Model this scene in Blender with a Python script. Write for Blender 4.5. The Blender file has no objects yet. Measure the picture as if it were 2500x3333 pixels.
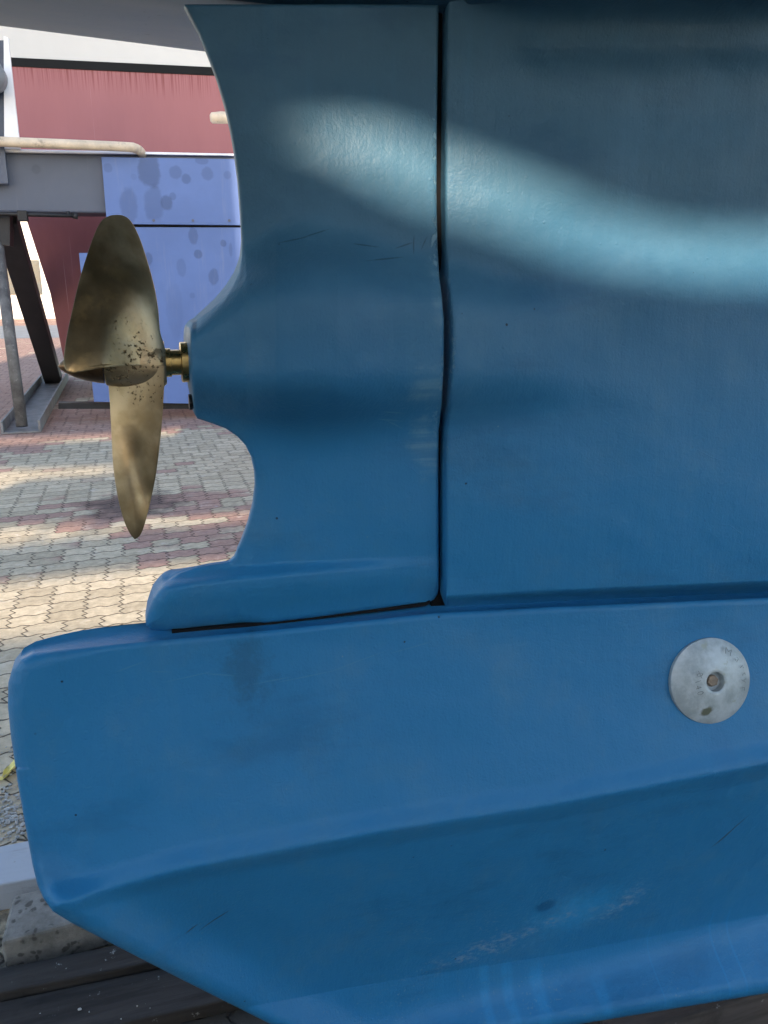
import bpy, bmesh, math, random
import numpy as np
from mathutils import Vector, Matrix
random.seed(7)
rng = np.random.default_rng(7)
S = bpy.context.scene
COL = S.collection

# ------------------------------------------------------------------ camera, sky, sun, exposure
PITCH, YAW, FPX = math.radians(16.0), math.radians(17.0), 2600.0
CAM = np.array([0.0, -1.10, 1.60])
cd = bpy.data.cameras.new('camera'); cam = bpy.data.objects.new('camera', cd); COL.objects.link(cam)
cam.location = CAM; cam.rotation_euler = (math.pi/2 - PITCH, 0, -YAW)
cd.sensor_fit = 'VERTICAL'; cd.sensor_height = 36.0; cd.lens = 36.0*FPX/3333.0
cd.clip_start = 0.02; cd.clip_end = 500
S.camera = cam

SUN_EL, SUN_AZ = math.radians(22), math.radians(12)
LDIR = np.array([math.sin(SUN_AZ)*math.cos(SUN_EL), math.cos(SUN_AZ)*math.cos(SUN_EL), -math.sin(SUN_EL)])
w = bpy.data.worlds.new('World'); S.world = w; w.use_nodes = True
nt = w.node_tree; nt.nodes.clear()
sky = nt.nodes.new('ShaderNodeTexSky'); sky.sky_type = 'NISHITA'; sky.sun_disc = False
sky.sun_elevation = SUN_EL; sky.sun_rotation = math.pi + SUN_AZ
bg = nt.nodes.new('ShaderNodeBackground'); bg.inputs[1].default_value = 0.15
wo = nt.nodes.new('ShaderNodeOutputWorld')
nt.links.new(sky.outputs[0], bg.inputs[0]); nt.links.new(bg.outputs[0], wo.inputs[0])
sl = bpy.data.lights.new('sun', 'SUN'); sl.energy = 3.1; sl.angle = math.radians(0.75); sl.color = (1.0, 0.84, 0.65)
so = bpy.data.objects.new('sun', sl); COL.objects.link(so)
so.location = (-4, -12, 9); so.rotation_euler = Vector(LDIR).to_track_quat('-Z', 'Y').to_euler()
S.view_settings.view_transform = 'Standard'; S.view_settings.look = 'None'
S.view_settings.exposure = 1.62; S.view_settings.gamma = 1.0
S.cycles.max_bounces = 7; S.cycles.diffuse_bounces = 4; S.cycles.use_denoising = True
S.cycles.use_adaptive_sampling = True; S.cycles.adaptive_threshold = 0.02

# ------------------------------------------------------------------ view geometry (to lay outlines on real planes)
_F = np.array([math.sin(YAW)*math.cos(PITCH), math.cos(YAW)*math.cos(PITCH), -math.sin(PITCH)])
_R = np.array([math.cos(YAW), -math.sin(YAW), 0.0]); _U = np.cross(_R, _F)
def ray(px, py):
    px = np.asarray(px, float); py = np.asarray(py, float)
    return _F + ((px-1250.0)/FPX)[..., None]*_R - ((py-1666.5)/FPX)[..., None]*_U
def on_y(px, py, y0):
    d = ray(px, py); k = (np.asarray(y0, float)-CAM[1])/d[..., 1]
    return CAM + d*k[..., None]
def on_z(px, py, z0=0.0):
    d = ray(px, py); k = (np.asarray(z0, float)-CAM[2])/d[..., 2]
    return CAM + d*k[..., None]

# ------------------------------------------------------------------ object helpers
def link(name, verts, faces, mat=None, parent=None, smooth=False):
    me = bpy.data.meshes.new(name); me.from_pydata([tuple(map(float, v)) for v in verts], [], [tuple(map(int, f)) for f in faces])
    me.update()
    bm = bmesh.new(); bm.from_mesh(me); bmesh.ops.remove_doubles(bm, verts=bm.verts, dist=1e-6)
    bmesh.ops.recalc_face_normals(bm, faces=bm.faces); bm.to_mesh(me); bm.free()
    if smooth: me.polygons.foreach_set('use_smooth', [True]*len(me.polygons))
    o = bpy.data.objects.new(name, me); COL.objects.link(o)
    if mat: me.materials.append(mat)
    if parent: attach(o, parent)
    return o
def attach(o, parent):
    o.parent = parent
    bpy.context.view_layer.update()
    o.matrix_parent_inverse = parent.matrix_world.inverted()
def root(name, loc, label, cat, group=None):
    o = bpy.data.objects.new(name, None); COL.objects.link(o); o.location = loc
    o.empty_display_size = 0.1
    return tag(o, label, cat, group)
def tag(o, label, cat, group=None):
    o['label'] = label; o['category'] = cat
    if group: o['group'] = group
    return o
def bevel(o, wdt, seg=2):
    m = o.modifiers.new('bevel', 'BEVEL'); m.width = wdt; m.segments = seg; m.limit_method = 'ANGLE'; m.angle_limit = math.radians(40)
    return o
class MB:
    def __init__(s): s.v = []; s.f = []
    def add(s, v, f):
        n = len(s.v); s.v += [tuple(x) for x in v]; s.f += [tuple(i+n for i in q) for q in f]
    def box(s, a, b):
        (x0, y0, z0), (x1, y1, z1) = a, b
        s.add([(x0,y0,z0),(x1,y0,z0),(x1,y1,z0),(x0,y1,z0),(x0,y0,z1),(x1,y0,z1),(x1,y1,z1),(x0,y1,z1)],
              [(0,3,2,1),(4,5,6,7),(0,1,5,4),(1,2,6,5),(2,3,7,6),(3,0,4,7)])
    def bar(s, p, q, wx, wy, up=(0,0,1)):
        p = Vector(p); q = Vector(q); d = (q-p).normalized(); u = Vector(up)
        if abs(d.dot(u)) > .98: u = Vector((0,1,0))
        a = d.cross(u).normalized(); b = a.cross(d).normalized()
        vs = [c + a*sx*wx/2 + b*sy*wy/2 for c in (p, q) for sx, sy in ((-1,-1),(1,-1),(1,1),(-1,1))]
        s.add(vs, [(0,3,2,1),(4,5,6,7),(0,1,5,4),(1,2,6,5),(2,3,7,6),(3,0,4,7)])
    def tube(s, pts, r, n=16):
        pts = [Vector(p) for p in pts]; rings = []
        for i, p in enumerate(pts):
            d = (pts[min(i+1, len(pts)-1)] - pts[max(i-1, 0)]).normalized()
            u = Vector((0,1,0)) if abs(d.y) < .9 else Vector((1,0,0))
            a = d.cross(u).normalized(); b = d.cross(a)
            rr = r[i] if hasattr(r, '__len__') else r
            rings.append([p + (a*math.cos(t)+b*math.sin(t))*rr for t in [2*math.pi*k/n for k in range(n)]])
        vs = [v for rg in rings for v in rg]; fs = []
        for i in range(len(rings)-1):
            for k in range(n): fs.append((i*n+k, i*n+(k+1) % n, (i+1)*n+(k+1) % n, (i+1)*n+k))
        fs.append(tuple(range(n))[::-1]); fs.append(tuple((len(rings)-1)*n+k for k in range(n)))
        s.add(vs, fs)
    def prism(s, poly, y0, y1):          # outline of (x, z) points given a depth
        n = len(poly)
        s.add([(x, y0, z) for x, z in poly] + [(x, y1, z) for x, z in poly],
              [tuple(range(n)), tuple(range(2*n-1, n-1, -1))] + [(i, i+n, (i+1) % n+n, (i+1) % n) for i in range(n)])
    def build(s, name, mat=None, parent=None, smooth=False): return link(name, s.v, s.f, mat, parent, smooth)

def sm(x, a, b):
    t = np.clip((np.asarray(x, float)-a)/(b-a), 0, 1); return t*t*(3-2*t)
def poly_dist(px, py, poly):
    best = np.full(px.shape, 1e9)
    P = np.asarray(poly, float)
    for i in range(len(P)-1):
        a = P[i]; d = P[i+1]-a; L = (d*d).sum()
        if L < 1e-9: continue
        t = np.clip(((px-a[0])*d[0]+(py-a[1])*d[1])/L, 0, 1)
        best = np.minimum(best, np.hypot(px-a[0]-t*d[0], py-a[1]-t*d[1]))
    return best
def catmull(pts, n=8):
    P = [np.array(p, float) for p in pts]; out = []
    P = [2*P[0]-P[1]] + P + [2*P[-1]-P[-2]]
    for i in range(1, len(P)-2):
        for k in range(n):
            t = k/n; a, b, c, d = P[i-1:i+3]
            out.append(.5*((2*b)+(-a+c)*t+(2*a-5*b+4*c-d)*t*t+(-a+3*b-3*c+d)*t**3))
    out.append(P[-2]); return np.array(out)
def vnoise(x, y, cell, seed):
    g = np.random.default_rng(seed).standard_normal((64, 64)); u = x/cell; v = y/cell
    i = np.floor(u).astype(int); j = np.floor(v).astype(int); a = u-i; b = v-j; a = a*a*(3-2*a); b = b*b*(3-2*b)
    G = lambda p, q: g[p % 64, q % 64]
    return (G(i, j)*(1-a)+G(i+1, j)*a)*(1-b)+(G(i, j+1)*(1-a)+G(i+1, j+1)*a)*b
def slab(name, rows, xl, xr, thick, edge_r, edges, mat, parent, cols=120, back=None, bias=1.0):
    """A solid plate: outline xl(y)..xr(y), half thickness thick(x, y) in metres, edges rounded by edge_r."""
    rows = np.asarray(rows, float); n = len(rows)
    s = np.linspace(0, 1, cols); s = .5-.5*np.cos(np.pi*s)*1.0
    s = s*.6 + np.linspace(0, 1, cols)*.4
    X = xl(rows)[:, None]*(1-s) + xr(rows)[:, None]*s; Y = np.repeat(rows[:, None], cols, 1)
    T = thick(X, Y) + .0011*vnoise(X, Y, 190, 1) + .0004*vnoise(X, Y, 75, 2) + .00009*vnoise(X, Y, 28, 3)
    mpp = 0.00042
    d = np.full(X.shape, 1e9)
    for e in edges: d = np.minimum(d, poly_dist(X, Y, e))
    d = d*mpp*(1+.07*vnoise(X, Y, 40, 5)); r = np.minimum(edge_r(X, Y), T*0.95)
    q = np.clip(d/np.maximum(r, 1e-6), 0, 1)
    T = T - r*(1-np.sqrt(np.clip(1-(1-q)**2, 0, 1)))
    Fp = on_y(X, Y, -T)
    Bk = Fp.copy(); Bk[..., 1] = T if back is None else np.minimum(T, back(X, Y))
    v = np.concatenate([Fp.reshape(-1, 3), Bk.reshape(-1, 3)]); N = n*cols; f = []
    for i in range(n-1):
        for j in range(cols-1):
            a = i*cols+j; f.append((a, a+1, a+cols+1, a+cols)); f.append((N+a, N+a+cols, N+a+cols+1, N+a+1))
    for i in range(n-1):
        a = i*cols; f.append((a, a+cols, N+a+cols, N+a)); b = a+cols-1; f.append((b, N+b, N+b+cols, b+cols))
    for j in range(cols-1):
        f.append((j, N+j, N+j+1, j+1)); b = (n-1)*cols+j; f.append((b, b+1, N+b+1, N+b))
    me = bpy.data.meshes.new(name)
    me.vertices.add(len(v)); me.vertices.foreach_set('co', v.ravel())
    fa = np.array(f, dtype=np.int32)
    me.loops.add(fa.size); me.loops.foreach_set('vertex_index', fa.ravel())
    me.polygons.add(len(fa)); me.polygons.foreach_set('loop_start', np.arange(0, fa.size, 4, dtype=np.int32))
    me.update(calc_edges=True); me.validate()
    bm = bmesh.new(); bm.from_mesh(me); bmesh.ops.remove_doubles(bm, verts=bm.verts, dist=2e-6)
    bmesh.ops.dissolve_degenerate(bm, edges=bm.edges, dist=1e-6); bmesh.ops.recalc_face_normals(bm, faces=bm.faces); bm.to_mesh(me); bm.free()
    me.polygons.foreach_set('use_smooth', [True]*len(me.polygons))
    me.materials.append(mat)
    o = bpy.data.objects.new(name, me); COL.objects.link(o); attach(o, parent)
    return o

# ------------------------------------------------------------------ materials
class NT:
    def __init__(s, name):
        s.m = bpy.data.materials.new(name); s.m.use_nodes = True; s.t = s.m.node_tree
        s.b = s.t.nodes['Principled BSDF']; s.out = s.t.nodes['Material Output']
        s.co = s.t.nodes.new('ShaderNodeTexCoord').outputs['Object']
        s.geo = s.t.nodes.new('ShaderNodeNewGeometry').outputs['Position']
    def put(s, sock, v):
        if isinstance(v, bpy.types.NodeSocket): s.t.links.new(v, sock)
        elif isinstance(v, (tuple, list)) and sock.type == 'RGBA': sock.default_value = (*v[:3], 1)
        else: sock.default_value = v
    def math(s, op, a, b=0.0, c=0.0, clamp=False):
        n = s.t.nodes.new('ShaderNodeMath'); n.operation = op; n.use_clamp = clamp
        s.put(n.inputs[0], a); s.put(n.inputs[1], b); s.put(n.inputs[2], c); return n.outputs[0]
    def vmath(s, op, a, b=(0,0,0)):
        n = s.t.nodes.new('ShaderNodeVectorMath'); n.operation = op; s.put(n.inputs[0], a); s.put(n.inputs[1], b)
        return n.outputs['Value'] if op in ('LENGTH', 'DISTANCE', 'DOT_PRODUCT') else n.outputs[0]
    def xyz(s, v):
        n = s.t.nodes.new('ShaderNodeSeparateXYZ'); s.put(n.inputs[0], v); return n.outputs
    def vec(s, x, y, z=0.0):
        n = s.t.nodes.new('ShaderNodeCombineXYZ')
        for i, q in enumerate((x, y, z)): s.put(n.inputs[i], q)
        return n.outputs[0]
    def scale(s, v, k): return s.vmath('MULTIPLY', v, k)
    def noise(s, v, sc, det=4, rough=.55, dist=0.0):
        n = s.t.nodes.new('ShaderNodeTexNoise'); s.put(n.inputs['Vector'], v); n.inputs['Scale'].default_value = sc
        n.inputs['Detail'].default_value = det; n.inputs['Roughness'].default_value = rough; n.inputs['Distortion'].default_value = dist
        return n.outputs[0]
    def vor(s, v, sc, feat='F1'):
        n = s.t.nodes.new('ShaderNodeTexVoronoi'); n.feature = feat; s.put(n.inputs['Vector'], v); n.inputs['Scale'].default_value = sc
        return n.outputs
    def white(s, v):
        n = s.t.nodes.new('ShaderNodeTexWhiteNoise'); s.put(n.inputs['Vector'], v); return n.outputs
    def ramp(s, v, a, b, lo=0.0, hi=1.0, smooth=True):
        n = s.t.nodes.new('ShaderNodeMapRange'); n.interpolation_type = 'SMOOTHSTEP' if smooth else 'LINEAR'
        s.put(n.inputs[0], v); n.inputs[1].default_value = a; n.inputs[2].default_value = b
        n.inputs[3].default_value = lo; n.inputs[4].default_value = hi; return n.outputs[0]
    def mix(s, f, a, b, blend='MIX'):
        n = s.t.nodes.new('ShaderNodeMix'); n.data_type = 'RGBA'; n.blend_type = blend
        s.put(n.inputs[0], f); s.put(n.inputs[6], a); s.put(n.inputs[7], b); return n.outputs[2]
    def bump(s, h, st, dist, prev=None):
        n = s.t.nodes.new('ShaderNodeBump'); n.inputs['Strength'].default_value = st; n.inputs['Distance'].default_value = dist
        s.put(n.inputs['Height'], h)
        if prev is not None: s.t.links.new(prev, n.inputs['Normal'])
        return n.outputs[0]
    def done(s, col=None, rough=None, metal=None, normal=None, spec=None):
        if col is not None: s.put(s.b.inputs['Base Color'], col)
        if rough is not None: s.put(s.b.inputs['Roughness'], rough)
        if metal is not None: s.put(s.b.inputs['Metallic'], metal)
        if spec is not None: s.b.inputs['Specular IOR Level'].default_value = spec
        if normal is not None: s.t.links.new(normal, s.b.inputs['Normal'])
        return s.m
    # a soft blob at (x, z) of the boat's side, with ragged rim
    def blob(s, p, x, z, rx, rz, rag=.5, rot=0.0, nz=None, soft=.5):
        q = s.xyz(p); dx = s.math('SUBTRACT', q[0], x); dz = s.math('SUBTRACT', q[2], z)
        c, k = math.cos(rot), math.sin(rot)
        u = s.math('ADD', s.math('MULTIPLY', dx, c), s.math('MULTIPLY', dz, k)); v = s.math('SUBTRACT', s.math('MULTIPLY', dz, c), s.math('MULTIPLY', dx, k))
        u = s.math('DIVIDE', u, rx); v = s.math('DIVIDE', v, rz)
        d = s.math('SQRT', s.math('ADD', s.math('MULTIPLY', u, u), s.math('MULTIPLY', v, v)))
        if nz is not None: d = s.math('ADD', d, s.math('MULTIPLY', s.math('SUBTRACT', nz, .5), rag*2))
        return s.ramp(d, 1.0-soft, 1.0+soft*.3, 1.0, 0.0)

def simple(name, col, rough=.6, metal=0.0, var=.25, sc=6.0, bump=.0006, dirt=None, spec=.5):
    n = NT(name); p = n.geo
    a = n.noise(p, sc, 5, .6); b = n.noise(p, sc*9, 4, .6)
    k = n.math('ADD', n.ramp(a, .3, .7, 1-var, 1+var*.6, False), n.math('MULTIPLY', n.math('SUBTRACT', b, .5), var*.8))
    c = n.scale(n.mix(0, col, col), n.vec(k, k, k))
    if dirt: c = n.mix(n.ramp(n.noise(p, sc*1.7, 6, .7), .55, .75, 0, .8), c, dirt)
    r = n.math('ADD', rough, n.math('MULTIPLY', n.math('SUBTRACT', a, .5), .25))
    return n.done(c, r, metal, n.bump(b, .6, bump), spec)

def blue_paint():
    n = NT('blue_antifouling_paint'); p = n.geo
    wob = n.noise(p, 3.0, 4, .6); fine = n.noise(p, 55, 5, .65)
    st = n.noise(n.scale(p, (60, 60, 5)), 1.0, 5, .6)           # brush strokes run up and down
    hz = n.noise(n.scale(p, (4, 4, 70)), 1.0, 4, .6)
    q = n.xyz(p)
    c = n.mix(n.ramp(wob, .35, .65), (.047, .124, .194), (.061, .152, .230))
    c = n.mix(n.ramp(n.noise(p, 9.0, 6, .7), .45, .75, 0, .30), c, (.034, .120, .185))
    c = n.mix(n.ramp(st, .55, .75, 0, .16), c, (.045, .16, .27))
    # blue grows more saturated from the rudder down to the keel
    low = n.ramp(n.math('ADD', q[2], n.math('MULTIPLY', n.math('SUBTRACT', wob, .5), .12)), 1.22, 1.80, 1.0, 0.0)
    c = n.mix(n.math('MULTIPLY', low, .95), c, (.021, .186, .400))
    # chalky patches, roller laps and faint rain runs
    ch1 = n.noise(n.vmath('ADD', p, (2, 5, 1)), 6.5, 7, .68); ch2 = n.noise(n.scale(p, (26, 26, 1.6)), 1.0, 5, .6); ch3 = n.noise(n.scale(p, (3.0, 3.0, 9.0)), 1.0, 6, .65)
    c = n.mix(n.ramp(ch1,   .48, .72, 0, .30), c, (.085, .215, .330))
    c = n.mix(n.ramp(ch2, .56, .74, 0, .16), c, (.07, .22, .36))
    c = n.mix(n.ramp(ch3, .52, .70, 0, .28), c, (.012, .075, .165))
    # scuffs of paler paint, wear on the foot
    rag = n.noise(p, 38, 6, .7); frag = n.ramp(n.noise(n.scale(p, (1, 1, 1.8)), 75, 6, .75), .44, .60)
    def at(px, py, y0=-.08): v = on_y(px, py, y0); return float(v[0]), float(v[2])
    def blob(px, py, rx, rz, rg, rot, soft=.5, y0=-.08):
        x, z = at(px, py, y0); return n.blob(p, x, z, rx, rz, rg, rot, rag, soft)
    c = n.mix(n.math('MULTIPLY', blob(1900, 3000, .12, .06, .9, .25, .9), .6), c, (.028, .29, .60))
    c = n.mix(n.math('MULTIPLY', n.math('MULTIPLY', frag, blob(1690, 3110, .15, .030, 2.2, .28, 1.0)), .65), c, (.20, .31, .43))
    c = n.mix(n.math('MULTIPLY', n.math('MULTIPLY', frag, blob(2050, 2960, .07, .026, 2.2, .75, 1.0)), .65), c, (.20, .32, .45))
    c = n.mix(n.math('MULTIPLY', blob(1790, 2970, .022, .018, .5, .1), .5), c, (.005, .05, .14))
    c = n.mix(n.math('MULTIPLY', blob(1960, 2990, .016, .008, 2.0, .3, .8), .3), c, (.15, .28, .42))
    c = n.mix(n.math('MULTIPLY', blob(815, 2190, .035, .06, 1.4, 0.0, .8), .38), c, (.016, .055, .075))
    c = n.mix(n.math('MULTIPLY', blob(2280, 2440, .03, .10, .3, 0.0), .25), c, (.02, .14, .32))
    # dull scratched area on the lower panel
    spk = n.noise(n.scale(p, (1, 1, 1.4)), 170, 3, .6)
    wear = n.math('MULTIPLY', n.ramp(n.noise(p, 7, 3, .6), .42, .65), n.ramp(q[2], .50, .92, 1.0, 0.0))
    c = n.mix(n.math('MULTIPLY', n.ramp(spk, .58, .70), n.math('MULTIPLY', wear, .55)), c, (.13, .25, .36))
    c = n.mix(n.math('MULTIPLY', n.ramp(n.noise(n.scale(p, (1, 1, .35)), 95, 4, .7), .66, .78), n.math('MULTIPLY', wear, .5)), c, (.09, .19, .30))
    # pale specks and black pits, everywhere, sparse
    vw = n.vor(p, 34)[0]; c = n.mix(n.math('MULTIPLY', n.ramp(vw, .03, .06, 1, 0), n.ramp(n.noise(p, 13, 2), .60, .70)), c, (.10, .22, .32))
    vk = n.vor(n.vmath('ADD', p, (3.1, 1.7, .6)), 26)[0]
    pit = n.math('MULTIPLY', n.ramp(vk, .035, .06, 1, 0), n.ramp(n.noise(p, 11, 2), .56, .62))
    c = n.mix(n.math('MULTIPLY', pit, .85), c, (.01, .02, .03))
    # thin drips hanging from the lower ridge
    dx = n.noise(n.vec(q[0], 0.0, 0.0), 55, 2, .5); zz = at(1900, 3160)[1]
    drip = n.math('MULTIPLY', n.ramp(dx, .60, .66), n.math('MULTIPLY', n.ramp(q[2], zz+.03, zz+.0, 0, 1), n.ramp(q[0], .58, .66)))
    c = n.mix(n.math('MULTIPLY', drip, .40), c, (.02, .24, .52))
    for px, hw in ((1632, .011), (1707, .013), (1800, .016), (1985, .014)):
        x, z = at(px, 3290, -.1)
        d1 = n.math('ABSOLUTE', n.math('SUBTRACT', n.math('ADD', q[0], n.math('MULTIPLY', n.math('SUBTRACT', n.noise(p, 30, 2), .5), .008)), x))
        k = n.math('MULTIPLY', n.ramp(d1, hw*.3, hw*1.2, 1, 0), n.ramp(q[2], z+.05, z+.01, 0, 1))
        c = n.mix(n.math('MULTIPLY', k, n.ramp(rag, .3, .6, .15, .48)), c, (.03, .27, .56))
    # a few dark scratches
    for px, py, L, rot in ((2345, 2670, .045, .95), (700, 2960, .03, .6), (620, 2990, .012, .5), (2320, 2700, .03, .9)):
        x, z = at(px, py, -.07); c = n.mix(n.math('MULTIPLY', n.blob(p, x, z, L, .0016, .6, rot, rag, .6), .8), c, (.04, .05, .06))
    for px, py, L, rot, k in ((420, 2180, .022, .25, .5), (520, 2192, .016, -.15, .5), (620, 2205, .030, .1, .6), (720, 2198, .024, -.2, .5), (880, 2215, .03, .05, .5), (1000, 2200, .045, .06, .5), (1180, 2150, .05, .22, .45), (1340, 2110, .04, .15, .4), (780, 1345, .02, -.3, .4), (1290, 1345, .022, -.12, .7), (1270, 1372, .02, -.15, .6), (1300, 1390, .018, -.5, .6)):
        x, z = at(px, py, -.06); c = n.mix(n.math('MULTIPLY', n.blob(p, x, z, L, .0013, .9, rot, rag, .7), k), c, (.07, .22, .36))
    for px, py, L, rot in ((1010, 765, .03, .3), (960, 780, .025, .2), (1180, 800, .02, -.1), (1345, 795, .012, 1.5), (1380, 790, .012, 1.1), (1310, 800, .014, .3), (1230, 845, .03, .1)):
        x, z = at(px, py, -.03); c = n.mix(n.math('MULTIPLY', n.blob(p, x, z, L, .0011, .9, rot, rag, .7), .65), c, (.012, .045, .075))
    # chipped paint along the joint edges and polished rub marks
    chip = n.noise(n.scale(p, (1, 1, .8)), 120, 4, .7)
    xg = at(1422, 700, -.03)[0]; ne = n.ramp(n.math('ABSOLUTE', n.math('SUBTRACT', q[0], xg)), .002, .016, 1, 0)
    zt = n.math('MULTIPLY', n.ramp(q[2], 1.35, 1.5), n.ramp(q[2], 1.80, 1.90, 1, 0))
    ch = n.math('MULTIPLY', n.math('MULTIPLY', ne, zt), n.ramp(n.math('ADD', chip, n.math('MULTIPLY', ne, .10)), .61, .70))
    c = n.mix(n.math('MULTIPLY', ch, .65), c, (.20, .34, .43))
    rub = n.math('MAXIMUM', blob(1385, 1240, .035, .035, 1.0, 0, .7, -.05), n.math('MAXIMUM', blob(1390, 1460, .03, .045, 1.0, .3, .7, -.04), blob(1415, 960, .012, .06, 1.0, 0, .7, -.05)))
    c = n.mix(n.math('MULTIPLY', rub, n.ramp(hz, .38, .66, .10, .55)), c, (.16, .31, .41))
    h = n.math('ADD', n.math('MULTIPLY', fine, .5), n.math('ADD', n.math('MULTIPLY', st, .5), n.math('MULTIPLY', n.noise(p, 260, 3, .6), .35)))
    nr = n.bump(n.noise(p, 7, 3, .5), .5, .006)
    nr = n.bump(h, .9, .0020, nr)
    # wrinkles and fibre cracks in the filler
    crk = n.vor(n.vmath('ADD', n.scale(p, (1, 1, 2.6)), n.scale(n.mix(0, wob, wob), (.25, .25, .25))), 7.5, 'DISTANCE_TO_EDGE')[0]
    ck = n.math('MULTIPLY', n.ramp(crk, 0, .010, .35, 0), n.ramp(n.noise(p, 6.5, 3), .60, .68))
    nr = n.bump(n.math('ADD', ck, n.math('MULTIPLY', pit, -.8)), .55, .0012, nr)
    nr = n.bump(ch, .8, -.0015, nr)
    pk2 = n.vor(n.scale(p, (1, 1, 1.5)), 48)[0]; pm = n.math('MULTIPLY', n.ramp(pk2, .05, .16, 1, 0), n.ramp(n.noise(p, 8, 3), .50, .62))
    nr = n.bump(pm, .35, .0012, nr)
    run = n.noise(n.scale(p, (22, 22, 2.2)), 1.0, 4, .6); nr = n.bump(run, .14, .004, nr)
    r = n.math('ADD', .47, n.math('ADD', n.math('MULTIPLY', n.math('SUBTRACT', n.noise(p, 14, 5, .7), .5), .35), n.math('MULTIPLY', rub, -.10)))
    return n.done(c, r, 0.0, nr, .28)
M_BLUE = blue_paint()

def pavers():
    n = NT('interlocking_pavers'); p = n.geo; q = n.xyz(p)
    jit = n.noise(p, 9, 3, .6)
    jj = n.math('MULTIPLY', n.math('SUBTRACT', jit, .5), .16)
    u = n.math('DIVIDE', q[0], .175); v = n.math('DIVIDE', n.math('ADD', q[1], n.math('MULTIPLY', q[0], -.05)), .13)
    tri = lambda t, k: n.math('MULTIPLY', n.math('SUBTRACT', n.math('PINGPONG', t, .25), .125), k)
    v2 = n.math('ADD', n.math('ADD', v, jj), n.math('MULTIPLY', n.math('SINE', n.math('MULTIPLY', u, 4*math.pi)), .055))
    row = n.math('FLOOR', v2)
    off = n.math('MULTIPLY', n.math('FLOOR', n.math('MULTIPLY', n.white(n.vec(row, 3.0, 0.0))[0], 2.0)), .5)
    u2 = n.math('ADD', n.math('ADD', n.math('ADD', u, jj), tri(v2, .62)), off)
    col = n.math('FLOOR', u2); fu = n.math('FRACT', u2); fv = n.math('FRACT', v2)
    eu = n.math('MULTIPLY', n.math('MINIMUM', fu, n.math('SUBTRACT', 1, fu)), .175); ev = n.math('MULTIPLY', n.math('MINIMUM', fv, n.math('SUBTRACT', 1, fv)), .13)
    ed = n.math('ADD', n.math('MINIMUM', eu, ev), n.math('MULTIPLY', n.math('SUBTRACT', n.noise(p, 60, 4, .7), .5), .009))
    joint = n.ramp(ed, .001, .0065, 1, 0)
    idv = n.vec(col, row, 0.0); wn = n.white(idv); big = n.noise(n.vec(n.math('ADD', col, n.math('MULTIPLY', off, -1)), row, 0.0), .10, 2, .5)
    # red courses far off and scattered red blocks among the grey ones
    far = n.ramp(n.math('ADD', q[1], n.math('MULTIPLY', q[0], -.55)), 7.3, 8.6, 0, .42)
    patch = n.math('ADD', n.math('ADD', big, far), n.math('MULTIPLY', n.math('SUBTRACT', wn[0], .5), .34))
    x0, y0 = [float(t) for t in on_z(620, 1680)[:2]]
    pd = n.vmath('LENGTH', n.scale(n.vmath('SUBTRACT', p, (x0-.1, y0, 0)), (.9, 1.0, 0)))
    patch = n.math('ADD', patch, n.ramp(pd, .4, 1.5, .22, -.04))
    red = n.ramp(patch, .635, .69)
    g = n.mix(n.white(n.vec(row, col, 2.0))[0], (.46, .38, .262), (.61, .51, .36))
    rr = n.mix(wn[0], (.32, .185, .145), (.41, .245, .195))
    c = n.mix(n.math('MULTIPLY', red, .9), g, rr)
    t1 = n.noise(p, 22, 6, .7); k = n.ramp(t1, .3, .7, .72, 1.18, False); c = n.scale(c, n.vec(k, k, k))
    # worn pale patches and spilt paint
    c = n.mix(n.ramp(n.noise(p, 5.5, 6, .72), .56, .70, 0, .45), c, (.58, .52, .44))
    c = n.mix(n.ramp(n.noise(n.vmath('ADD', p, (4, 2, 0)), 11, 5, .75), .66, .71, 0, .8), c, (.62, .62, .60))
    c = n.mix(n.ramp(n.noise(n.vmath('ADD', p, (1, 7, 0)), 3.0, 5, .7), .60, .72, 0, .5), c, (.13, .12, .11))
    # one dark ragged blotch behind the propeller
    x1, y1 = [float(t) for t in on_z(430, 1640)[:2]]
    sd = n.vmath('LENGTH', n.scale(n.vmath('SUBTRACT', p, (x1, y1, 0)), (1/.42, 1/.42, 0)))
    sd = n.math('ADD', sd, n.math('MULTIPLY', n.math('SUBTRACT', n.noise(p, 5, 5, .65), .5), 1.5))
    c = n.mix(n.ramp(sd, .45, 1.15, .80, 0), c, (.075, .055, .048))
    # dark grime near the keel blocks, blackened further to cut bounce onto the keel
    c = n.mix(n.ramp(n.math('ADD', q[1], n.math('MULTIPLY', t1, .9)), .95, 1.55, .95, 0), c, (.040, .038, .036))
    c = n.mix(n.math('MULTIPLY', joint, .85), c, (.035, .03, .026))
    h = n.math('ADD', n.math('MULTIPLY', joint, -1.0), n.math('ADD', n.math('MULTIPLY', t1, .5), n.math('MULTIPLY', wn[0], .25)))
    nr = n.bump(h, 1.0, .006); nr = n.bump(n.noise(p, 150, 4, .7), .7, .002, nr)
    return n.done(c, .85, 0, nr, .25)

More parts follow.
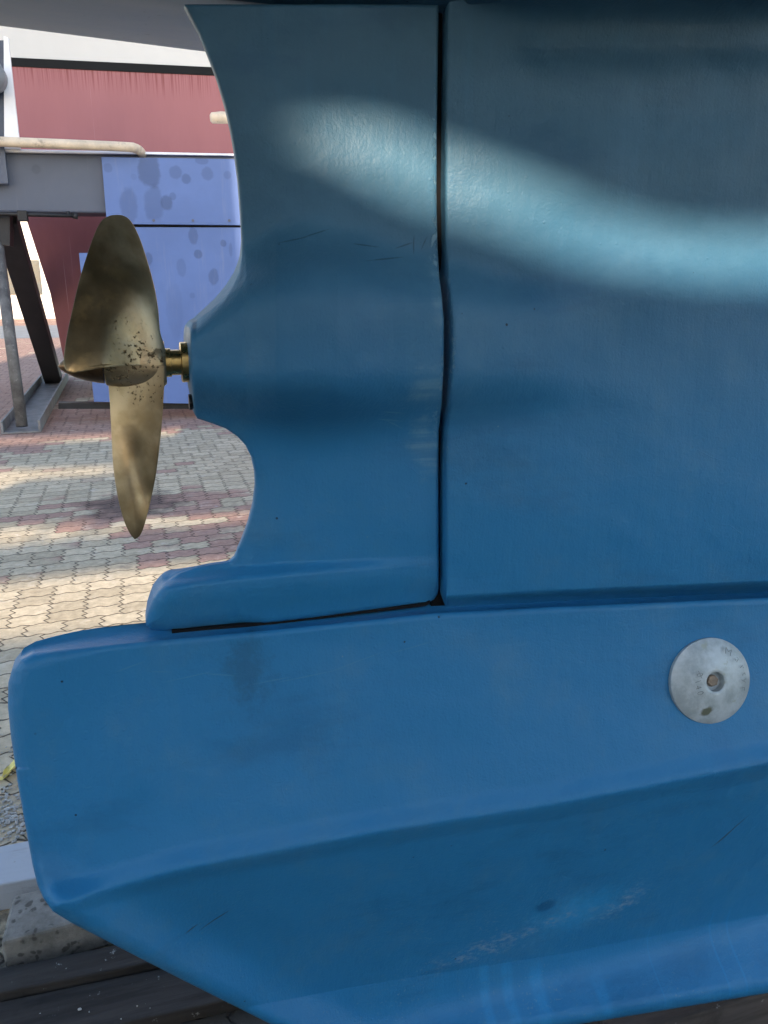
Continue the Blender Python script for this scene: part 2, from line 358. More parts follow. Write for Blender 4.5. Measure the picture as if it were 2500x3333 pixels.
def bronze():
    n = NT('worn_bronze'); p = n.geo
    a = n.noise(p, 16, 5, .6); b = n.noise(n.scale(p, (1, 1, .4)), 45, 5, .7)
    c = n.mix(n.ramp(a, .35, .68), (.42, .31, .17), (.58, .46, .29))
    tv = on_y(305, 1010, -.05); tz = n.noise(n.scale(p, (1, 1, .5)), 24, 5, .6)
    c = n.mix(n.math('MULTIPLY', n.blob(p, float(tv[0]), float(tv[2]), .062, .135, .35, -.25, tz, .7), .85), c, (.060, .046, .022))
    tv = on_y(455, 1500, -.02); c = n.mix(n.math('MULTIPLY', n.blob(p, float(tv[0]), float(tv[2]), .014, .05, .5, .22, tz, .8), .4), c, (.11, .085, .045))
    c = n.mix(n.ramp(b, .58, .72, 0, .25), c, (.20, .16, .075))
    hub = on_y(430, 1190, -.02); d = n.vmath('LENGTH', n.scale(n.vmath('SUBTRACT', p, tuple(float(t) for t in hub)), (1, 1, 1)))
    near = n.ramp(n.math('ADD', d, n.math('MULTIPLY', n.math('SUBTRACT', a, .5), .08)), .022, .072, 1, 0)
    pits = n.noise(p, 210, 4, .65)
    pk = n.math('MULTIPLY', n.ramp(n.math('ADD', n.math('ADD', pits, n.math('MULTIPLY', n.math('SUBTRACT', n.noise(p, 42, 3), .5), .35)), n.math('MULTIPLY', near, .05)), .62, .70), n.ramp(near, 0, .5, .0, 1))
    c = n.mix(n.math('MULTIPLY', pk, .7), c, (.085, .060, .032))
    c = n.mix(n.math('MULTIPLY', n.ramp(n.noise(p, 28, 4), .5, .68), .35), c, (.30, .21, .09))
    r = n.math('ADD', n.ramp(a, .3, .7, .33, .50), n.math('MULTIPLY', pk, .4))
    nr = n.bump(n.noise(p, 20, 4, .6), .35, .003); nr = n.bump(n.math('ADD', n.math('MULTIPLY', pk, -1), n.math('MULTIPLY', pits, .15)), .6, .0008, nr)
    return n.done(c, r, .9, nr, .5)

def red_hull():
    n = NT('red_ship_bottom_paint'); p = n.geo; q = n.xyz(p)
    a = n.noise(n.scale(p, (2.2, 2.2, .6)), 1.5, 5, .6); st = n.noise(n.scale(p, (16, 16, .5)), 1.0, 4, .6)
    c = n.mix(n.ramp(a, .3, .7), (.23, .075, .08), (.28, .10, .108))
    up = n.ramp(q[2], 2.6, 3.4); 
    c = n.mix(n.math('MULTIPLY', up, .55), n.scale(c, (.72, .66, .66)), (.39, .155, .17))  # paler above; shade below the beam is put into the colour
    top = RED_TOP; dz = n.math('SUBTRACT', top, q[2])
    run = n.math('MULTIPLY', n.ramp(n.noise(n.scale(p, (26, 26, .25)), 1.0, 4, .7), .46, .62), n.ramp(n.math('ADD', dz, n.math('MULTIPLY', st, .35)), .18, .50, 1, 0))
    c = n.mix(n.math('MULTIPLY', run, .75), c, (.15, .022, .02))
    pale = n.math('MULTIPLY', n.ramp(n.noise(n.scale(p, (22, 22, .22)), 1.0, 3, .6), .66, .73), n.ramp(dz, .1, .3))
    c = n.mix(n.math('MULTIPLY', pale, .45), c, (.68, .45, .45))
    return n.done(c, .55, 0, n.bump(st, .3, .003), .35)

def panel_blue(name, col, spots=()):
    n = NT(name); p = n.geo
    a = n.noise(p, 1.6, 4, .6); c = n.mix(n.ramp(a, .3, .7), col, tuple(x*1.15 for x in col))
    rag = n.noise(p, 9, 4, .6)
    for px, py, rx, rz, k in spots:                 # dried water spots
        v = on_y(px, py, 8.91); c = n.mix(n.math('MULTIPLY', n.blob(p, float(v[0]), float(v[2]), rx*.0039, rz*.0039, .35, 0, rag, .26), k*.8), c, tuple(t*.45 for t in col))
    c = n.mix(n.ramp(n.noise(n.scale(p, (8, 8, .7)), 1, 5, .7), .55, .8, 0, .25), c, (.30, .31, .36))
    return n.done(c, .5, 0, n.bump(n.noise(p, 30, 4), .2, .002), .4)

def zinc():
    n = NT('oxidised_zinc'); p = n.geo
    a = n.noise(p, 26, 5, .65); b = n.noise(p, 120, 5, .7)
    c = n.mix(n.ramp(a, .35, .65), (.32, .37, .39), (.47, .53, .56))
    c = n.mix(n.ramp(n.noise(n.vmath('ADD', p, (.4, 0, .2)), 40, 5, .7), .58, .70, 0, .7), c, (.33, .36, .29))
    v = on_y(2270, 2292, -.09); c = n.mix(n.blob(p, float(v[0]), float(v[2]), .014, .008, .5, .3, n.noise(p, 90, 4), .4), c, (.13, .14, .10))
    return n.done(c, n.ramp(b, .3, .7, .48, .68), .35, n.bump(b, .6, .0006), .5)

def screen_sheet():
    n = NT('translucent_screen_sheet'); p = n.geo  # translucent, so the added screen also gives fill light
    c = n.mix(n.ramp(n.noise(p, .8, 4), .3, .7), (.74, .73, .70), (.84, .83, .80))
    dif = n.t.nodes.new('ShaderNodeBsdfDiffuse'); tr = n.t.nodes.new('ShaderNodeBsdfTranslucent'); mx = n.t.nodes.new('ShaderNodeMixShader')
    n.put(dif.inputs[0], c); n.put(tr.inputs[0], (.80, .76, .70)); mx.inputs[0].default_value = .24
    n.t.links.new(dif.outputs[0], mx.inputs[1]); n.t.links.new(tr.outputs[0], mx.inputs[2]); n.t.links.new(mx.outputs[0], n.out.inputs[0])
    return n.m
def timber(name, col, paint=None, blue=None):
    n = NT(name); p = n.geo
    g = n.noise(n.scale(p, (3, 30, 30)), 1, 5, .65); a = n.noise(p, 8, 5, .7)
    c = n.mix(n.ramp(g, .3, .7), tuple(x*.55 for x in col), tuple(x*1.3 for x in col))
    if paint: c = n.mix(n.ramp(n.noise(n.scale(p, (5, 18, 18)), 1, 6, .7), .30, .48), c, paint)
    c = n.mix(n.ramp(n.noise(n.vmath('ADD', p, (5, 5, 5)), 26, 5, .7), .64, .70, 0, .8), c, (.30, .30, .29))
    c = n.mix(n.ramp(a, .55, .75, 0, .6), c, tuple(x*.4 for x in col))
    return n.done(c, .8, 0, n.bump(n.math('ADD', g, a), .7, .004), .25)
def stone():
    n = NT('stained_concrete'); p = n.geo
    c = n.mix(n.ramp(n.noise(p, 14, 6, .7), .3, .7), (.15, .145, .13), (.27, .26, .235))
    v = n.vor(n.vmath('ADD', n.scale(p, (1, 1, 1)), n.scale(n.mix(0, n.noise(p, 20), n.noise(p, 20)), (.05, .05, .05))), 34)[0]
    c = n.mix(n.ramp(v, .20, .36, .75, 0), c, (.06, .058, .05))
    c = n.mix(n.ramp(n.noise(p, 6, 5, .7), .56, .7, 0, .6), c, (.11, .105, .09))
    return n.done(c, .9, 0, n.bump(n.noise(p, 70, 5, .7), .8, .004), .2)

def grey_counter():
    n = NT('weathered_grey_bottom_paint'); p = n.geo
    a = n.noise(p, 2.5, 5, .6)
    c = n.mix(n.ramp(a, .3, .7), (.38, .45, .52), (.50, .53, .55))
    c = n.mix(n.ramp(n.noise(p, 60, 4, .7), .66, .72, 0, .5), c, (.10, .12, .13))
    return n.done(c, .6, 0, n.bump(n.noise(p, 40, 5, .65), .5, .002), .35)

# ------------------------------------------------------------------ ground
gv = []; 
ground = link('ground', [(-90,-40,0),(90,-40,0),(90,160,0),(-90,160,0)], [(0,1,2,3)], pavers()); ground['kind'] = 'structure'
road = link('road', [(-90,25.5,.004),(90,25.5,.004),(90,33.5,.004),(-90,33.5,.004)], [(0,1,2,3)], simple('worn_asphalt', (.20,.21,.22), .9, 0, .2, 2)); road['kind'] = 'structure'

# ------------------------------------------------------------------ blue boat
boat = root('blue_boat', (.6, 0, 0), 'blue painted boat hauled out on blocks, its stern with rudder and bronze propeller in view', 'boat')

def line(pts):
    P = np.array(pts, float); return lambda t: np.interp(t, P[:, 0], P[:, 1])

# --- rudder
RUD_L = [(600,18),(622,60),(648,110),(676,180),(706,258),(732,345),(752,430),(764,500),(775,590),(783,700),(787,780),(785,835),(777,885),(757,930),(722,976),(680,1012),(650,1032),(626,1050),(619,1070),(619,1120),(624,1250),(632,1345),(642,1362),(690,1378),(735,1395),(772,1420),(800,1450),(820,1490),(830,1535),(831,1580),(824,1640),(808,1700),(786,1760),(762,1812),(745,1828),(690,1836),(630,1848),(575,1868),(530,1900),(498,1945),(480,1990),(474,2020),(476,2035),(490,2048),(525,2056)]
RUD_R = [(1428,14),(1426,120),(1422,400),(1421,640),(1424,800),(1430,900),(1438,960),(1445,1040),(1445,1180),(1438,1320),(1428,1400),(1427,1560),(1428,1800),(1428,1915),(1424,1935),(1412,1952),(1385,1966),(1300,1976),(1100,2000),(900,2024),(700,2044),(600,2053),(525,2057)]
rL = np.array(RUD_L, float); rR = np.array(RUD_R, float)
def bossy(px, py):
    ax = 1178.0; dy = py-ax
    k = np.clip((px-622)/480.0, 0, 1)
    su = np.interp(px, [600, 640, 720, 800, 900, 1000, 1200, 1430, 1700], [126, 134, 220, 300, 350, 370, 345, 285, 230])
    sl = np.interp(px, [600, 640, 800, 1000, 1430, 1700], [132, 138, 172, 190, 160, 130])
    g = np.exp(-(np.abs(dy)/np.where(dy < 0, su, sl))**np.where(dy < 0, 5.4, 3.0))
    amp = np.interp(px, [600, 700, 900, 1100, 1250, 1430, 1600, 1760, 1900, 2080], [.062, .072, .102, .090, .066, .048, .034, .020, .008, .0])
    return amp*g
def t_rud(px, py):
    x0 = np.interp(py, rL[:, 1], rL[:, 0]); d = px-x0
    x0b = np.interp(py, [18,60,110,180,258,345,430,500,590,700,780,900,1430,1500,1580,1640,1700,1760,2060], [600,622,648,676,706,732,752,764,775,783,788,796,806,822,829,824,808,788,770]); db = np.clip(px-x0b, 0, None)
    base = .009+.021*(1-np.exp(-db/150.0))
    base = base - .011*np.exp(-((px-1120)/280.0)**2-((py-230)/170.0)**2)
    base = base + .006*sm(px, 900, 1430)*np.exp(-((py-560)/170.0)**2)
    t = base + bossy(px, py)
    yl = np.interp(px, [470, 560, 780, 1000, 1300, 1430], [1925, 1912, 1886, 1866, 1842, 1836])
    wdt = np.interp(px, [470, 760, 1300], [64, 52, 34])
    amt = np.interp(px, [470, 760, 1100, 1330, 1430], [.034, .026, .014, .004, .001])
    t = t + amt*sm(py, yl-wdt, yl+8)
    t = t - .014*sm(py, yl+20, yl+150)
    return np.maximum(t, .006)
def r_rud(px, py):
    r = np.full(px.shape, .005); r = np.where((py > 1790) & (px < 900), .005+.018*sm(900-px, 0, 150), r)
    return np.where(py > 1960, np.maximum(r, .008), r)
rows = np.unique(np.concatenate([np.arange(14, 2057, 4.0), np.arange(1020, 1075, 1.0), np.arange(1340, 1400, 1.5), np.arange(1810, 1850, 1.0), np.arange(1925, 2057.1, 1.2)]))
xl_r = lambda y: np.interp(y, rL[:, 1], rL[:, 0]); xr_r = lambda y: np.interp(y, rR[:, 1], rR[:, 0])
rudder = slab('rudder', rows, xl_r, xr_r, t_rud, r_rud, [RUD_L, RUD_R, [(600,14),(1428,14)]], M_BLUE, boat, 150)

# --- keel
K_TOP = line([(30,2240),(45,2170),(70,2140),(110,2124),(170,2115),(430,2090),(870,2050),(1400,1995),(1800,1974),(2500,1944),(2950,1924)])
K_L = [(2950,1924),(2500,1944),(1800,1974),(1400,1995),(870,2050),(430,2090),(170,2115),(105,2124),(66,2143),(40,2176),(27,2222),(26,2300),(36,2400),(60,2560),(85,2700),(106,2815),(122,2880),(142,2925),(172,2966),(230,3002),(560,3172),(880,3333),(1090,3438),(1127,3455)]
K_R = [(2950,1924),(2950,3158),(1957,3322),(1127,3458)]
kL = np.array(K_L, float); kR = np.array(K_R, float)
KB = line([(100,2978),(196,2944),(301,2906),(603,2826),(1206,2712),(1808,2618),(2500,2484),(2950,2396)])
KC = line([(100,3700),(1000,3420),(1400,3300),(1963,3152),(2500,3010),(2950,2890)])
def t_keel(px, py):
    top = K_TOP(px); B = KB(px); C = KC(px)
    s = np.clip((py-top)/np.maximum(B-top, 60), 0, 1)
    lf = .55+.45*sm(px, 60, 700)
    sp = lambda v, w: w*np.log1p(np.exp(np.clip(v/w, -40, 40)))
    t = .050+.012*sm(px, 1300, 2500)+(.080*s**1.35)*lf + .009*sm(py, B-85, B+6)
    dD = ((py-3002)-.515*(px-230))/1.125
    t = t - (.00022*sp(py-B-10, 12.0) + .010*sm(py, B-5, B+55))*lf
    a_ = py-C+25; b_ = dD+150; mx_ = np.maximum(a_, b_)+18*np.log1p(np.exp(-np.abs(a_-b_)/18))
    t = t + .00040*sp(np.minimum(mx_, 420), 26.0)*lf
    return np.maximum(t, .018)
r_k = lambda px, py: np.where(py > 2500, .012+.012*sm(py, 2500, 2900), .010+.016*(1-sm(px, 60, 420)))
krows = np.unique(np.concatenate([np.arange(1924, 2300, 1.6), np.arange(2300, 2900, 4), np.arange(2900, 3459, 2.0)]))
keel = slab('keel', krows, lambda y: np.interp(y, kL[:, 1], kL[:, 0]), lambda y: np.interp(y, kR[:, 1], kR[:, 0]), t_keel, r_k,
            [K_L, K_R[1:]], M_BLUE, boat, 230, back=lambda px, py: .003+.019*sm(px, 30, 330)+.05*sm(py, 2150, 2500))

# --- hull side forward of the rudder, flaring out overhead
H_L = [(1457,-160),(1456,0),(1452,120),(1447,400),(1446,640),(1449,800),(1455,900),(1463,960),(1470,1040),(1470,1180),(1462,1320),(1451,1400),(1450,1560),(1450,1900),(1450,1980),(1450,2000)]
hL = np.array(H_L, float)
H_BOT = line([(1440,1990),(2500,1930),(2950,1906)])
def t_hull(px, py):
    k = np.clip((px-1448)/1050.0, 0, 1.5)
    t = .033+.026*k**.9 + bossy(px, py)
    t = t + .010*np.exp(-((py-135)/75.0)**2)*sm(px, 1440, 1800) + .34*sm(px, 1442, 1760)*(np.clip(130-py, 0, None)/400.0)**2.0
    t = t - .007*sm(px, 1440, 1900)*np.exp(-((py-340)/150.0)**2)
    t = t + .006*sm(px, 1440, 1600)*np.exp(-((py-560)/170.0)**2)*(1-k*.6)
    t = t + .030*sm(py, 900, 1800)*(.4+.6*k)
    KT = K_TOP(px); t = t - (.026+.040*k)*sm(py, KT-56, KT-8)
    return t
hrows = np.unique(np.concatenate([np.arange(-160, 1880, 6.0), np.arange(1880, 2000, 1.6)]))
def h_xr(y): return np.where(y < 1906, 2950, np.interp(y, [1906, 1930, 1990, 2000], [2950, 2500, 1460, 1449]))
hull = slab('hull', hrows, lambda y: np.interp(y, hL[:, 1], hL[:, 0]), h_xr, t_hull, lambda px, py: np.full(px.shape, .006), [H_L], M_BLUE, boat, 150, back=lambda px, py: np.full(px.shape, .06))

# --- stern counter overhead: underside seen beyond the rudder
def counter():
    zc = float(on_y(1000, 4, -.03)[2]) + .002
    xs = np.linspace(-1.15, 3.6, 60)
    far = on_y(np.array([0., 650.]), np.array([84., 166.]), .72)
    zf = lambda x: far[0, 2]+(far[1, 2]-far[0, 2])*(x-far[0, 0])/(far[1, 0]-far[0, 0])
    V = []; prof = [-1.5, -1.25, -1.0, -.8, -.62, -.50, -.36, -.2, -.08, 0., .08, .2, .36, .54, .66, .72]
    for x in xs:
        e = float(zf(x)); 
        for y in prof:
            if y <= 0: z = zc + .37*(-y)**1.04
            else: z = zc + (e-zc)*(y/.72)**1.25
            V.append((x, y, z + (.25*max(0, x-.58) if y < .1 else 0)))
        V.append((x, .80, e+.25)); V.append((x, .86, e+1.9)); rr_ = .25*max(0, x-.58); V.append((x, -1.66, zc+2.5+rr_)); V.append((x, -1.6, zc+1.0+rr_))
    n = len(prof)+4; F = []
    for i in range(len(xs)-1):
        for j in range(n): F.append((i*n+j, i*n+(j+1) % n, (i+1)*n+(j+1) % n, (i+1)*n+j))
    F.append(tuple(range(n))); F.append(tuple((len(xs)-1)*n+j for j in range(n)))
    o = link('stern_counter', V, F, grey_counter(), boat, True)
    o.data.materials.append(M_BLUE)                        # the side towards the camera is painted blue
    for p in o.data.polygons:
        if p.center.y < .0: p.material_index = 1
    return o
counter_o = counter(); counter_o['label'] = 'grey weathered underside of the stern'

# --- black strips added as shade in the slots beside and under the rudder
ys_ = np.arange(16, 1986, 8.0); l_ = on_y(np.where(ys_ < 1912, np.interp(ys_, rR[:, 1], rR[:, 0])-4, 1404), ys_, -.014); r_ = on_y(np.interp(ys_, hL[:, 1], hL[:, 0])+10, ys_, -.014); V = []; F = []
for a_, b_ in zip(l_, r_): V += [tuple(a_), tuple(b_), (b_[0], .02, b_[2]), (a_[0], .02, a_[2])]
for i in range(len(ys_)-1):
    for k in range(4): F.append((4*i+k, 4*i+(k+1) % 4, 4*i+4+(k+1) % 4, 4*i+4+k))
F += [(0,1,2,3), tuple(4*(len(ys_)-1)+k for k in range(4))]
sx_ = np.arange(560, 1409, 12.0); ox = np.argsort(rR[-8:, 0]); se = np.interp(sx_, rR[-8:, 0][ox], rR[-8:, 1][ox])
n0 = len(V); u_ = on_y(sx_, se-3, -.0215); d_ = on_y(sx_, se+7, -.0235)
for a_, b_ in zip(u_, d_): V += [tuple(a_), tuple(b_), (b_[0], .01, b_[2]), (a_[0], .01, a_[2])]
for i in range(len(sx_)-1):
    for k in range(4): F.append((n0+4*i+k, n0+4*i+(k+1) % 4, n0+4*i+4+(k+1) % 4, n0+4*i+4+k))
F += [(n0, n0+1, n0+2, n0+3), tuple(n0+4*(len(sx_)-1)+k for k in range(4))]
link('gap_shade_strip', V, F, simple('gap_shade_black', (.010,.010,.011), .9, 0, .2, 8, spec=.1), boat)

# --- propeller
M_BR = bronze()
axis = lambda px: on_y(px, 1178-.032*(px-622), 0.0)
def lathe(name, prof, mat, parent, n=48):
    """prof: (px along the shaft, radius in m)"""
    V = []; F = []
    for px, r in prof:
        c = axis(float(px))
        for k in range(n):
            a = 2*math.pi*k/n; V.append((c[0], c[1]+r*math.cos(a), c[2]+r*math.sin(a)))
    m = len(prof)
    for i in range(m-1):
        for k in range(n): F.append((i*n+k, i*n+(k+1) % n, (i+1)*n+(k+1) % n, (i+1)*n+k))
    F.append(tuple(range(n))); F.append(tuple((m-1)*n+k for k in range(n)))
    o = link(name, V, F, mat, parent, True)
    es = o.modifiers.new('split', 'EDGE_SPLIT'); es.split_angle = math.radians(35)
    return o
prop = lathe('propeller', [(338,.0240),(342,.0265),(400,.0300),(470,.0330),(510,.0335),(528,.031),(538,.0275)], M_BR, boat)
lathe('nose_cone', [(190,.0008),(197,.0045),(210,.0085),(240,.0148),(280,.0200),(315,.0228),(335,.0238)], simple('brown_bronze', (.20,.115,.06), .38, .85, .4, 30, .0006, (.09,.05,.03)), prop)
M_BRASS = simple('polished_brass', (.50,.36,.14), .28, 1.0, .3, 40, .0004, (.10,.075,.03))
lathe('shaft', [(536,.0185),(556,.0185),(557,.0165),(600,.0165),(640,.0165)], M_BRASS, prop)
lathe('shaft_collar', [(588,.0250),(590,.0262),(612,.0262),(613,.0285),(630,.0285)], M_BRASS, prop)
def blade(name, L, Rr, depth, mat, parent, nr=90, nc=44, th=.0042, root=None):
    L = np.array(L, float); Rr = np.array(Rr, float)
    y0 = max(L[0, 1], Rr[0, 1]); y1 = min(L[-1, 1], Rr[-1, 1])
    rows = y0+(y1-y0)*(.5-.5*np.cos(np.linspace(0, np.pi, nr)))
    s = .5-.5*np.cos(np.linspace(0, np.pi, nc))
    xl = np.interp(rows, L[:, 1], L[:, 0]); xr = np.interp(rows, Rr[:, 1], Rr[:, 0])
    X = xl[:, None]*(1-s)+xr[:, None]*s; Y = np.repeat(rows[:, None], nc, 1)
    D = depth(X, Y, np.repeat(s[None], nr, 0))
    edge = np.minimum(poly_dist(X, Y, L), poly_dist(X, Y, Rr))*.0004
    T = th*np.sqrt(np.clip(edge/.022, 0, 1)) + .0004
    Tb = T*(1+5*np.exp(-((Y-root)/90.0)**2))
    Fp = on_y(X, Y, D-T); Bk = Fp.copy(); Bk[..., 1] = D+Tb
    v = np.concatenate([Fp.reshape(-1, 3), Bk.reshape(-1, 3)]); N = nr*nc; f = []
    for i in range(nr-1):
        for j in range(nc-1):
            a = i*nc+j; f.append((a, a+1, a+nc+1, a+nc)); f.append((N+a, N+a+nc, N+a+nc+1, N+a+1))
        a = i*nc; f.append((a, a+nc, N+a+nc, N+a)); b = a+nc-1; f.append((b, N+b, N+b+nc, b+nc))
    for j in range(nc-1):
        f.append((j, N+j, N+j+1, j+1)); b = (nr-1)*nc+j; f.append((b, b+1, N+b+1, N+b))
    return link(name, v, f, mat, parent, True)
UL = catmull([(378,699),(352,704),(328,722),(305,768),(280,840),(256,920),(236,1005),(219,1085),(209,1150),(208,1188),(219,1209),(238,1214.5)], 6)
UR = catmull([(378,699),(402,702),(428,722),(455,775),(480,850),(502,930),(515,1005),(521,1075),(530,1110),(538,1140),(536,1165),(500,1186),(420,1190),(335,1198),(285,1207),(240,1215)], 6)
def d_up(X, Y, s):
    u = np.clip((1215-Y)/515.0, 0, 1)                       # 0 at the root, 1 at the tip
    w_ = ((X-405)*.9-(Y-850)*.43)*.0004                     # across the ridge of the twisted blade
    sp = lambda t: .010*np.log1p(np.exp(np.clip(t/.010, -30, 30)))
    return -.060 + .085*u + .85*sp(w_) - .02*sp(-w_) + .026*sm(X, 320, 470)*(1-sm(u, .02, .55))
blade('blade', UL, UR, d_up, M_BR, prop, root=1170)
LL = catmull([(345,1190),(352,1245),(358,1320),(363,1420),(369,1520),(382,1610),(402,1690),(422,1735),(438,1755)], 6)
LR = catmull([(535,1165),(535,1240),(530,1340),(521,1440),(507,1550),(488,1640),(470,1710),(455,1744),(438,1756)], 6)
def d_lo(X, Y, s):
    u = np.clip((Y-1190)/565.0, 0, 1); c = (X-445.0)/95.0
    y = -.016 - .020*c*(1-.3*u) + .012*u
    return y + .010*np.exp(-(((X-445)-(Y-1480)*.22)/32.0)**2)*sm(Y, 1380, 1500)*(1-sm(Y, 1600, 1720))
blade('blade', LL, LR, d_lo, M_BR, prop, root=1190)
# a third blade points away from the camera, behind the hub
c0 = axis(440.0); V = []; F = []
for i in range(24):
    r = .02+.185*i/23; hw = .040*math.sqrt(max(0, 1-((i/23-.42)/.60)**2))+.001; ph = math.radians(62-26*i/23)
    for k in range(13):
        c = -1+2*k/12; a = c*hw
        V.append((c0[0]-.005+a*math.sin(ph)*.8, c0[1]+r, c0[2]+a*math.cos(ph)*.8+.004*(1-c*c)))
    for k in range(12, -1, -1):
        c = -1+2*k/12; a = c*hw
        V.append((c0[0]-.005+a*math.sin(ph)*.8, c0[1]+r, c0[2]+a*math.cos(ph)*.8-.004*(1-c*c)))
for i in range(23):
    for k in range(26): F.append((i*26+k, i*26+(k+1) % 26, (i+1)*26+(k+1) % 26, (i+1)*26+k))
F.append(tuple(range(26))); F.append(tuple(23*26+k for k in range(26)))
link('blade', V, F, M_BR, prop, True)
M_BLACK = simple('black_steel', (.022,.022,.024), .5, .3, .3, 10)
b = MB(); e0 = on_y(640, 1308, -.012)
b.tube([(e0[0]-.006, -.012, e0[2]), (e0[0]+.012, -.012, e0[2])], .0085, 6); b.tube([(e0[0]-.010, -.012, e0[2]), (e0[0]-.006, -.012, e0[2])], .0105, 12)
b.build('bolt', M_BLACK, rudder)

# --- zinc anode on the keel
def anode():
    px, py = 2308, 2214
    tk = float(t_keel(np.array([float(px)]), np.array([float(py)]))[0])
    c = on_y(px, py, -tk); R = .070
    # local frame on the keel face
    q1 = on_y(px+40., py, -float(t_keel(np.array([px+40.]), np.array([float(py)]))[0])); q2 = on_y(px, py+40., -float(t_keel(np.array([float(px)]), np.array([py+40.]))[0]))
    ex = Vector(q1-c).normalized(); nn = Vector(q2-c).cross(ex).normalized()
    if nn.y > 0: nn = -nn
    ez = ex.cross(nn)
    if ez.z < 0: ez = -ez
    c = Vector(c); W = lambda u, v, h: c+ex*(u*1.13)+ez*(v*1.03)+nn*h
    prof = [(.0, .0162, 0)]; n = 96; V = []; F = []
    rad = [R, R+.0002, R, R-.003, .060, .050, .040, .030, .0215, .0175, .0160, .0160, .0160]
    hts = [-.004, .003, .0048, .0062, .0088, .0116, .0140, .0160, .0174, .0176, .0165, .010, .0045]
    for r, h in zip(rad, hts):
        for k in range(n):
            a = 2*math.pi*k/n; V.append(W(r*math.cos(a), r*math.sin(a), h))
    hts = [h*1.4 if h > .0049 and i < 11 else h for i, h in enumerate(hts)]
    m = len(rad)
    for i in range(m-1):
        for k in range(n): F.append((i*n+k, i*n+(k+1) % n, (i+1)*n+(k+1) % n, (i+1)*n+k))
    F.append(tuple((m-1)*n+k for k in range(n)))
    mz = zinc(); o = link('anode', V, F, mz, boat, True)
    es = o.modifiers.new('split', 'EDGE_SPLIT'); es.split_angle = math.radians(40)
    # hexagon bolt head in the socket
    V = []; F = []
    for r, h in ((.0098, .004), (.0098, .0115), (.0086, .0125)):
        for k in range(6):
            a = 2*math.pi*k/6+.3; V.append(W(-.001+r*math.cos(a), .001+r*math.sin(a), h))
    for i in range(2):
        for k in range(6): F.append((i*6+k, i*6+(k+1) % 6, (i+1)*6+(k+1) % 6, (i+1)*6+k))
    F.append((12,13,14,15,16,17))
    link('bolt', V, F, simple('rusty_bolt', (.30,.235,.18), .6, .4, .5, 60, .0006, (.09,.06,.045)), o)
    # cast lettering
    ml = simple('letter_edges', (.22,.245,.25), .6, .2, .3, 60)
    def letter(ch, ang, rr, size, flip=False, extra=0.0):
        cu = bpy.data.curves.new('t', 'FONT'); cu.body = ch; cu.size = size; cu.extrude = .0004; cu.align_x = 'CENTER'; cu.offset = -.00035*size/.016
        ob = bpy.data.objects.new('t', cu); COL.objects.link(ob)
        bpy.context.view_layer.update(); me = bpy.data.meshes.new_from_object(ob.evaluated_get(bpy.context.evaluated_depsgraph_get()))
        vs = [v.co.copy() for v in me.vertices]; fs = [tuple(p.vertices) for p in me.polygons]
        bpy.data.objects.remove(ob); bpy.data.curves.remove(cu)
        out = []
        for v in vs:
            r = rr+v.y; a = ang-v.x/max(rr, .02)
            h = np.interp(r, [.0175, .0215, .030, .040, .050, .060, .067, .07], [.0246, .0244, .0224, .0196, .0162, .0123, .0087, .0048])
            out.append(W(r*math.cos(a), r*math.sin(a), float(h)+.0002+v.z*.6))
        return out, fs
    lb = MB()
    for ch, a in zip('Martyr', (66, 44, 27, 14, 2, -12)):
        v, f = letter(ch, math.radians(a), .0485, .0170); lb.add(v, f)
    for ch, a in zip('\u2300140', (158, 177, 193, 210)):       # read from outside, so set by hand on the left
        size = .0135
        cu = bpy.data.curves.new('t', 'FONT'); cu.body = '0' if ch == '\u2300' else ch; cu.size = size; cu.extrude = .0004; cu.align_x = 'CENTER'; cu.offset = -.0003
        ob = bpy.data.objects.new('t', cu); COL.objects.link(ob); bpy.context.view_layer.update()
        me = bpy.data.meshes.new_from_object(ob.evaluated_get(bpy.context.evaluated_depsgraph_get()))
        vs = [v.co.copy() for v in me.vertices]; fs = [tuple(p.vertices) for p in me.polygons]
        bpy.data.objects.remove(ob); bpy.data.curves.remove(cu)
        rr = .0335; base = math.radians(a); cx, cz = rr*math.cos(base), rr*math.sin(base); rot = -1.15
        out = []
        if ch == '\u2300':
            n0 = len(vs); vs += [Vector((-.0065,.0044,.0004)), Vector((.0065,.0044,.0004)), Vector((.0065,.0054,.0004)), Vector((-.0065,.0054,.0004))]; fs.append((n0, n0+1, n0+2, n0+3))
        for v in vs:
            x = v.x*math.cos(rot)-(v.y-.005)*math.sin(rot); y = v.x*math.sin(rot)+(v.y-.005)*math.cos(rot)
            u, z = cx+x, cz+y; r = math.hypot(u, z)
            h = np.interp(r, [.0175, .0215, .030, .040, .050, .060, .067, .07], [.0246, .0244, .0224, .0196, .0162, .0123, .0087, .0048])
            out.append(W(u, z, float(h)+.0002+v.z*.6))
        lb.add(out, fs)
    lb.build('lettering', ml, o)
anode()

# ------------------------------------------------------------------ blocks and timbers under the keel
def plank(name, corners, z0, z1, mat, label, cat, bev=.004):
    """corners: four ground points (x, y), counter-clockwise"""
    bm = MB(); n = len(corners)
    bm.add([(x, y, z0) for x, y in corners]+[(x, y, z1) for x, y in corners],
           [tuple(range(n))[::-1], tuple(range(n, 2*n))]+[(i, (i+1) % n, (i+1) % n+n, i+n) for i in range(n)])
    o = bm.build(name, mat); bevel(o, bev); return tag(o, label, cat)
def gp(px, py, z): v = on_z(px, py, z); return (float(v[0]), float(v[1]))
